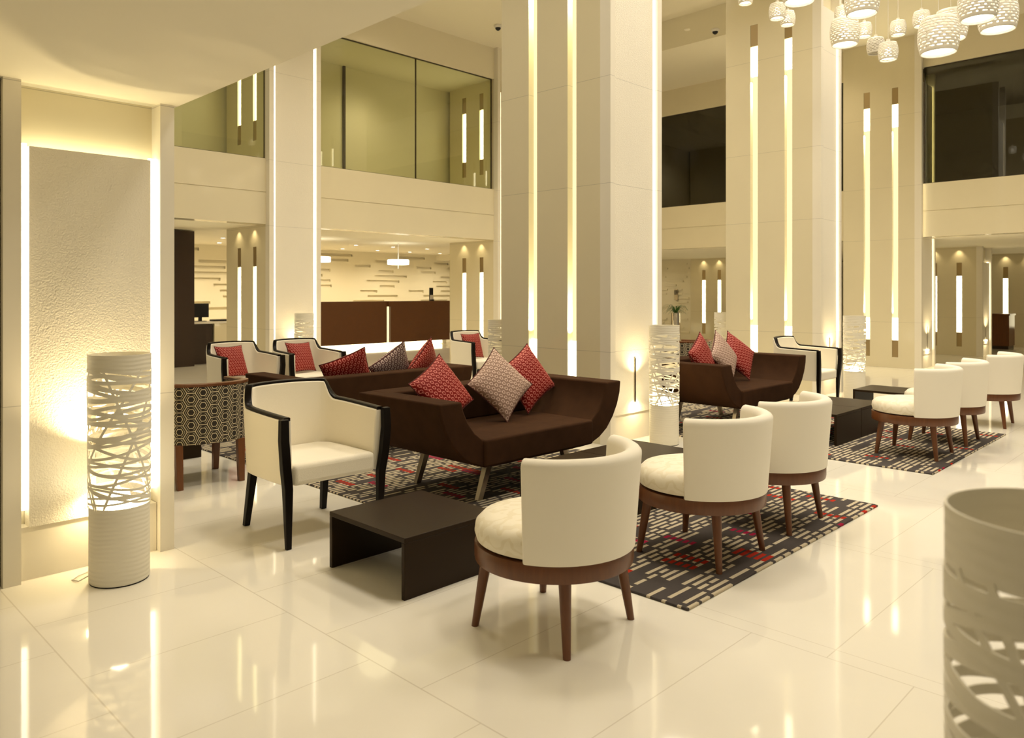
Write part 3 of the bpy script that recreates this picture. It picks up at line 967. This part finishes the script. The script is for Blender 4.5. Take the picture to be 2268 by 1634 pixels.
k = empty('service_desk'); tag(k, 'service desk at the far left with a dark side and cream front', 'desk')
box('desk_top', 6.3, 7.9, 15.0, 15.7, .80, .84, M_paper, k); box('dark_side', 6.3, 6.75, 15.05, 15.6, 0, .80, M_dark, k); box('cream_front', 6.78, 7.85, 15.02, 15.5, 0, .80, M_fascia, k)
mo = empty('monitor', (6.62, 15.3, .84)); tag(mo, 'black computer monitor seen from behind on the service desk', 'monitor')
box('screen_back', -.16, .17, 0, .04, .08, .36, M_darkplastic, mo, bevel=.004); box('stand', -.03, .03, .0, .05, 0, .1, M_darkplastic, mo); box('foot', -.1, .1, -.06, .1, 0, .012, M_darkplastic, mo)
kb = empty('laptop', (6.98, 15.2, .84)); tag(kb, 'closed flat black laptop beside the monitor', 'laptop')
box('body', -.17, .17, -.12, .12, .0, .02, M_darkplastic, kb, bevel=.003); box('lid', -.17, .17, -.12, .12, .022, .035, M_darkplastic, kb, bevel=.003)

for n_, (px, lab) in enumerate(((882, 'white drum pendant over the reception desk'), (706, 'white drum pendant over the desk half hidden by the column'))):
    Y = 15.0; u = (px - 1134) / FPX; dep = Y / (-u * CX_ + SX); X = dep * (u * SX + CX_)
    if n_ == 0:
        dp = empty('drum_pendant', (X, Y, 2.10)); tag(dp, lab, 'pendant lamp', 'drum pendants over the desk')
        bm = bmesh.new(); lathe(bm, [(.25, 0), (.26, .01), (.26, .11), (.25, .12)], 40); finish('shade', bm, emit('drum_shade', (1, .93, .75), 4), dp, smooth=40)
        bm = bmesh.new(); tube(bm, (0, 0, .12), (0, 0, .52), .012, .012, 10); finish('rod', bm, M_paper, dp)
        bm = bmesh.new(); tube(bm, (0, 0, -.1), (0, 0, 0), .012, .012, 10); finish('finial', bm, M_paper, dp)
    else: dup(dp, (X, Y, 2.10), 0, lab)

# ------------------------------------------------------------------ lift lobby on the right
lw = bmesh.new(); bx(lw, 20.42, 20.55, 12.42, 15.5, 0, ZS)
for k_ in range(17):
    y = 12.44 + rr.random() * .5
    while y < 15.2:
        L = rr.uniform(.2, .6); z = .2 + k_ * .13; bx(lw, 20.39, 20.42, y, y + L, z, z + .05); y += L + rr.uniform(.1, .6)
struct(finish('wall_lift_lobby', lw, M_paint))
bp = empty('lift_button_panel', (20.37, 12.92, 1.2)); tag(bp, 'steel lift call panel with two dark displays above the plant', 'button panel')
box('plate', 0, .02, -.06, .06, 0, .34, M_steel, bp)
for yy in (-.03, .03): box('display', -.004, 0, yy - .02, yy + .02, .16, .31, M_darkplastic, bp)
pp = empty('potted_plant', (19.3, 12.25, 0)); tag(pp, 'spiky green plant in a tall chrome planter by the lifts', 'plant')
bm = bmesh.new(); lathe(bm, [(.11, 0), (.13, .01), (.13, .84), (.12, .84), (.12, .8)], 32, True, True); finish('planter', bm, M_chrome, pp, smooth=40)
bm = bmesh.new(); rl = random.Random(2)
for i in range(46):
    a = rl.uniform(0, 2 * PI); L = rl.uniform(.22, .42); up = rl.uniform(.12, .30)
    P = []
    for s in range(7):
        f = s / 6
        P.append((math.cos(a) * L * f, math.sin(a) * L * f, .80 + up * math.sin(f * PI * .72) * 1.15 - .12 * f * f, .011 * (1 - f) + .001))
    px_, py_ = -math.sin(a), math.cos(a)
    rows_ = [[bm.verts.new((x + px_ * w, y + py_ * w, z)), bm.verts.new((x - px_ * w, y - py_ * w, z))] for x, y, z, w in P]
    for A_, B_ in zip(rows_, rows_[1:]): bm.faces.new((A_[0], A_[1], B_[1], B_[0]))
o = finish('leaves', bm, M_leaf, pp, smooth=60); o.modifiers.new('t', 'SOLIDIFY').thickness = .002
co = empty('console_cabinet', (22.7, 4.55, 0)); tag(co, 'dark wooden cabinet beyond the low gallery column', 'cabinet')
box('cabinet_body', -.3, .3, 0, .5, .08, .85, M_wood, co); box('cabinet_top', -.32, .32, -.02, .52, .85, .89, M_wood, co); box('plinth', -.28, .28, .02, .48, 0, .08, M_dark, co)

# ------------------------------------------------------------------ ceiling fittings
def downlight(x, y, z, lab, grp, first=[None]):
    if first[0] is None:
        t = empty('recessed_downlight', (x, y, z)); first[0] = t
        bm = bmesh.new(); lathe(bm, [(.055, -.004), (.075, -.004), (.078, 0), (.055, 0), (.055, -.004)], 28, False, False); finish('bezel', bm, M_paper, t)
        bm = bmesh.new(); lathe(bm, [(.054, -.0015), (.054, 0)], 28); finish('lens', bm, M_spot, t)
        tag(t, lab, 'downlight', grp)
    else: dup(first[0], (x, y, z), 0, lab, grp)
for i in range(10):
    for j, Y in ((0, 17.9), (1, 16.3)):
        downlight(5.9 + i * 1.15 + j * .5, Y, 2.62, 'round recessed downlight in the reception ceiling, back row' if j == 0 else 'round recessed downlight in the reception ceiling, front row', 'reception ceiling downlights back row' if j == 0 else 'reception ceiling downlights front row')
sc_ = empty('ceiling_camera', pix(1584, 119, 13.9)); tag(sc_, 'small white dome camera with a dark lens on the high ceiling', 'security camera')
sc_.location.z = ZC
bm = bmesh.new(); lathe(bm, [(.07, 0), (.075, -.02), (.06, -.05)], 28); finish('housing', bm, M_paper, sc_, smooth=40)
bm = bmesh.new(); lathe(bm, [(.052, -.048), (.045, -.075), (.02, -.095), (.003, -.1)], 24); finish('dome', bm, M_darkplastic, sc_, smooth=60)
q_ = pix(1103, 57, 13.7); dup(sc_, (q_[0], q_[1], ZC), 0, 'small dome camera at the ceiling beside the left edge of the middle column'); sc_['group'] = 'ceiling dome cameras'
[o_ for o_ in C.objects if o_.name.startswith('ceiling_camera')][-1]['group'] = 'ceiling dome cameras'
sm = pix(1522, 129, 13.9)
bm = bmesh.new(); lathe(bm, [(.05, 0), (.055, -.012), (.045, -.02)], 24); o = finish('smoke_detector', bm, M_ceil, smooth=40, loc=(sm[0], sm[1], ZC)); tag(o, 'flat round smoke detector on the high ceiling left of the dome camera', 'smoke detector')

# ------------------------------------------------------------------ lights
WARM = (1.0, .84, .58)
def spot(x, y, z, power, size=.12, angle=150, col=WARM, blend=1.0):
    L = bpy.data.lights.new('helper_spot', 'SPOT'); L.energy = power; L.color = col; L.shadow_soft_size = size
    L.spot_size = math.radians(angle); L.spot_blend = blend
    o = bpy.data.objects.new('helper_spot', L); C.objects.link(o); o.location = (x, y, z); o['kind'] = 'helper'; return o
NEUT = (1.0, .90, .74)
for x in (3.6, 6.2, 8.8, 11.0):
    for y in (.4, 3.2, 7.0): spot(x, y, 6.72, 485, .6, col=NEUT)
for x in (14.2,):
    for y in (1.5, 6.2, 9.3): spot(x, y, 6.15, 130, .25)
for x in (4.5, 7.6): spot(x, 9.7, 6.15, 130, .3)
for x, y in ((-.6, 3.2), (.3, .9)): spot(x, y, 2.41, 14, .1, 165)  # added fill under the low ceiling, which has no fittings
for x in (2.5, 5.0, 7.5, 10, 13, 16): spot(x, 13.6, 2.58, 62, .08, 165)
for x in (5.5, 7.5, 9.5, 11.5, 13.5, 15.5, 17.5): spot(x, 17.5, 2.58, 135, .05, 165)
spot(17.6, 8.3, 5.3, 60, .3, 165); spot(17.6, 1.5, 5.3, 2, .3, 165)  # fill added inside the unlit room to lift the dark glazing
for x in (3, 8.2, 12.5): spot(x, 11.5, 5.2, 34, .35, 165); spot(x, 11.4, 2.42, 22, .08, 165)
for x, y in ((17.3, 1.5), (17.3, 7.0), (17.5, 11.5), (21.8, 2.0), (21.8, 8.0), (19.2, 13.5), (24.8, 4.5)): spot(x, y, 2.42, 40, .08, 165)
LAMPC = (1, .80, .46)
for x, y, up in WASH:
    o = spot(x, y - .065, .60, 15 * up, .012, 130, LAMPC); o.name = 'slit_uplight'; o.rotation_euler = (PI - .04, 0, 0)
    o = spot(x, y - .04, .38, 7, .012, 170, LAMPC); o.name = 'slit_downlight'
for x, y in TALL:
    for z, fl_ in ((.96, 0), (4.53, 1)):
        o = spot(x + .03, y, z, 200, .008, 84, (1, .84, .48)); o.name = 'slot_spot'
        o.rotation_euler = (0, -.04, 0) if fl_ else (PI, -.04 * -1, 0)
for x, y in SCAL: spot(x - .07, y, 2.44, 5, .015, 100, LAMPC)
def point(x, y, z, power, size=.05):
    L = bpy.data.lights.new('lamp_light', 'POINT'); L.energy = power; L.color = (1, .78, .42); L.shadow_soft_size = size
    o = bpy.data.objects.new('lamp_light', L); C.objects.link(o); o.location = (x, y, z); o['kind'] = 'helper'

w = bpy.data.worlds.new('world'); bpy.context.scene.world = w; w.use_nodes = True
w.node_tree.nodes['Background'].inputs[0].default_value = (1, .90, .68, 1); w.node_tree.nodes['Background'].inputs[1].default_value = .22

# ------------------------------------------------------------------ camera and view
cam = bpy.data.cameras.new('camera'); co_ = bpy.data.objects.new('camera', cam); C.objects.link(co_)
co_.location = (0, 0, 1.4)
fwd = Vector((CX_, SX, 0)); co_.rotation_euler = fwd.to_track_quat('-Z', 'Y').to_euler()
cam.sensor_width = 36; cam.lens = FPX / 2268 * 36; cam.shift_y = -(817 - 650) / 2268
cam.clip_start = .05; cam.clip_end = 100
cam.dof.use_dof = True; cam.dof.focus_distance = 5.0; cam.dof.aperture_fstop = 4.0
sc = bpy.context.scene; sc.camera = co_
sc.view_settings.view_transform = 'Standard'; sc.view_settings.look = 'None'; sc.view_settings.gamma = 1
sc.view_settings.exposure = -0.06
cy = sc.cycles
cy.use_denoising = True; cy.max_bounces = 6; cy.diffuse_bounces = 4; cy.glossy_bounces = 3; cy.use_adaptive_sampling = True; cy.adaptive_threshold = .06; cy.adaptive_min_samples = 16; cy.transparent_max_bounces = 12
cy.sample_clamp_indirect = 6; cy.caustics_reflective = False; cy.caustics_refractive = False
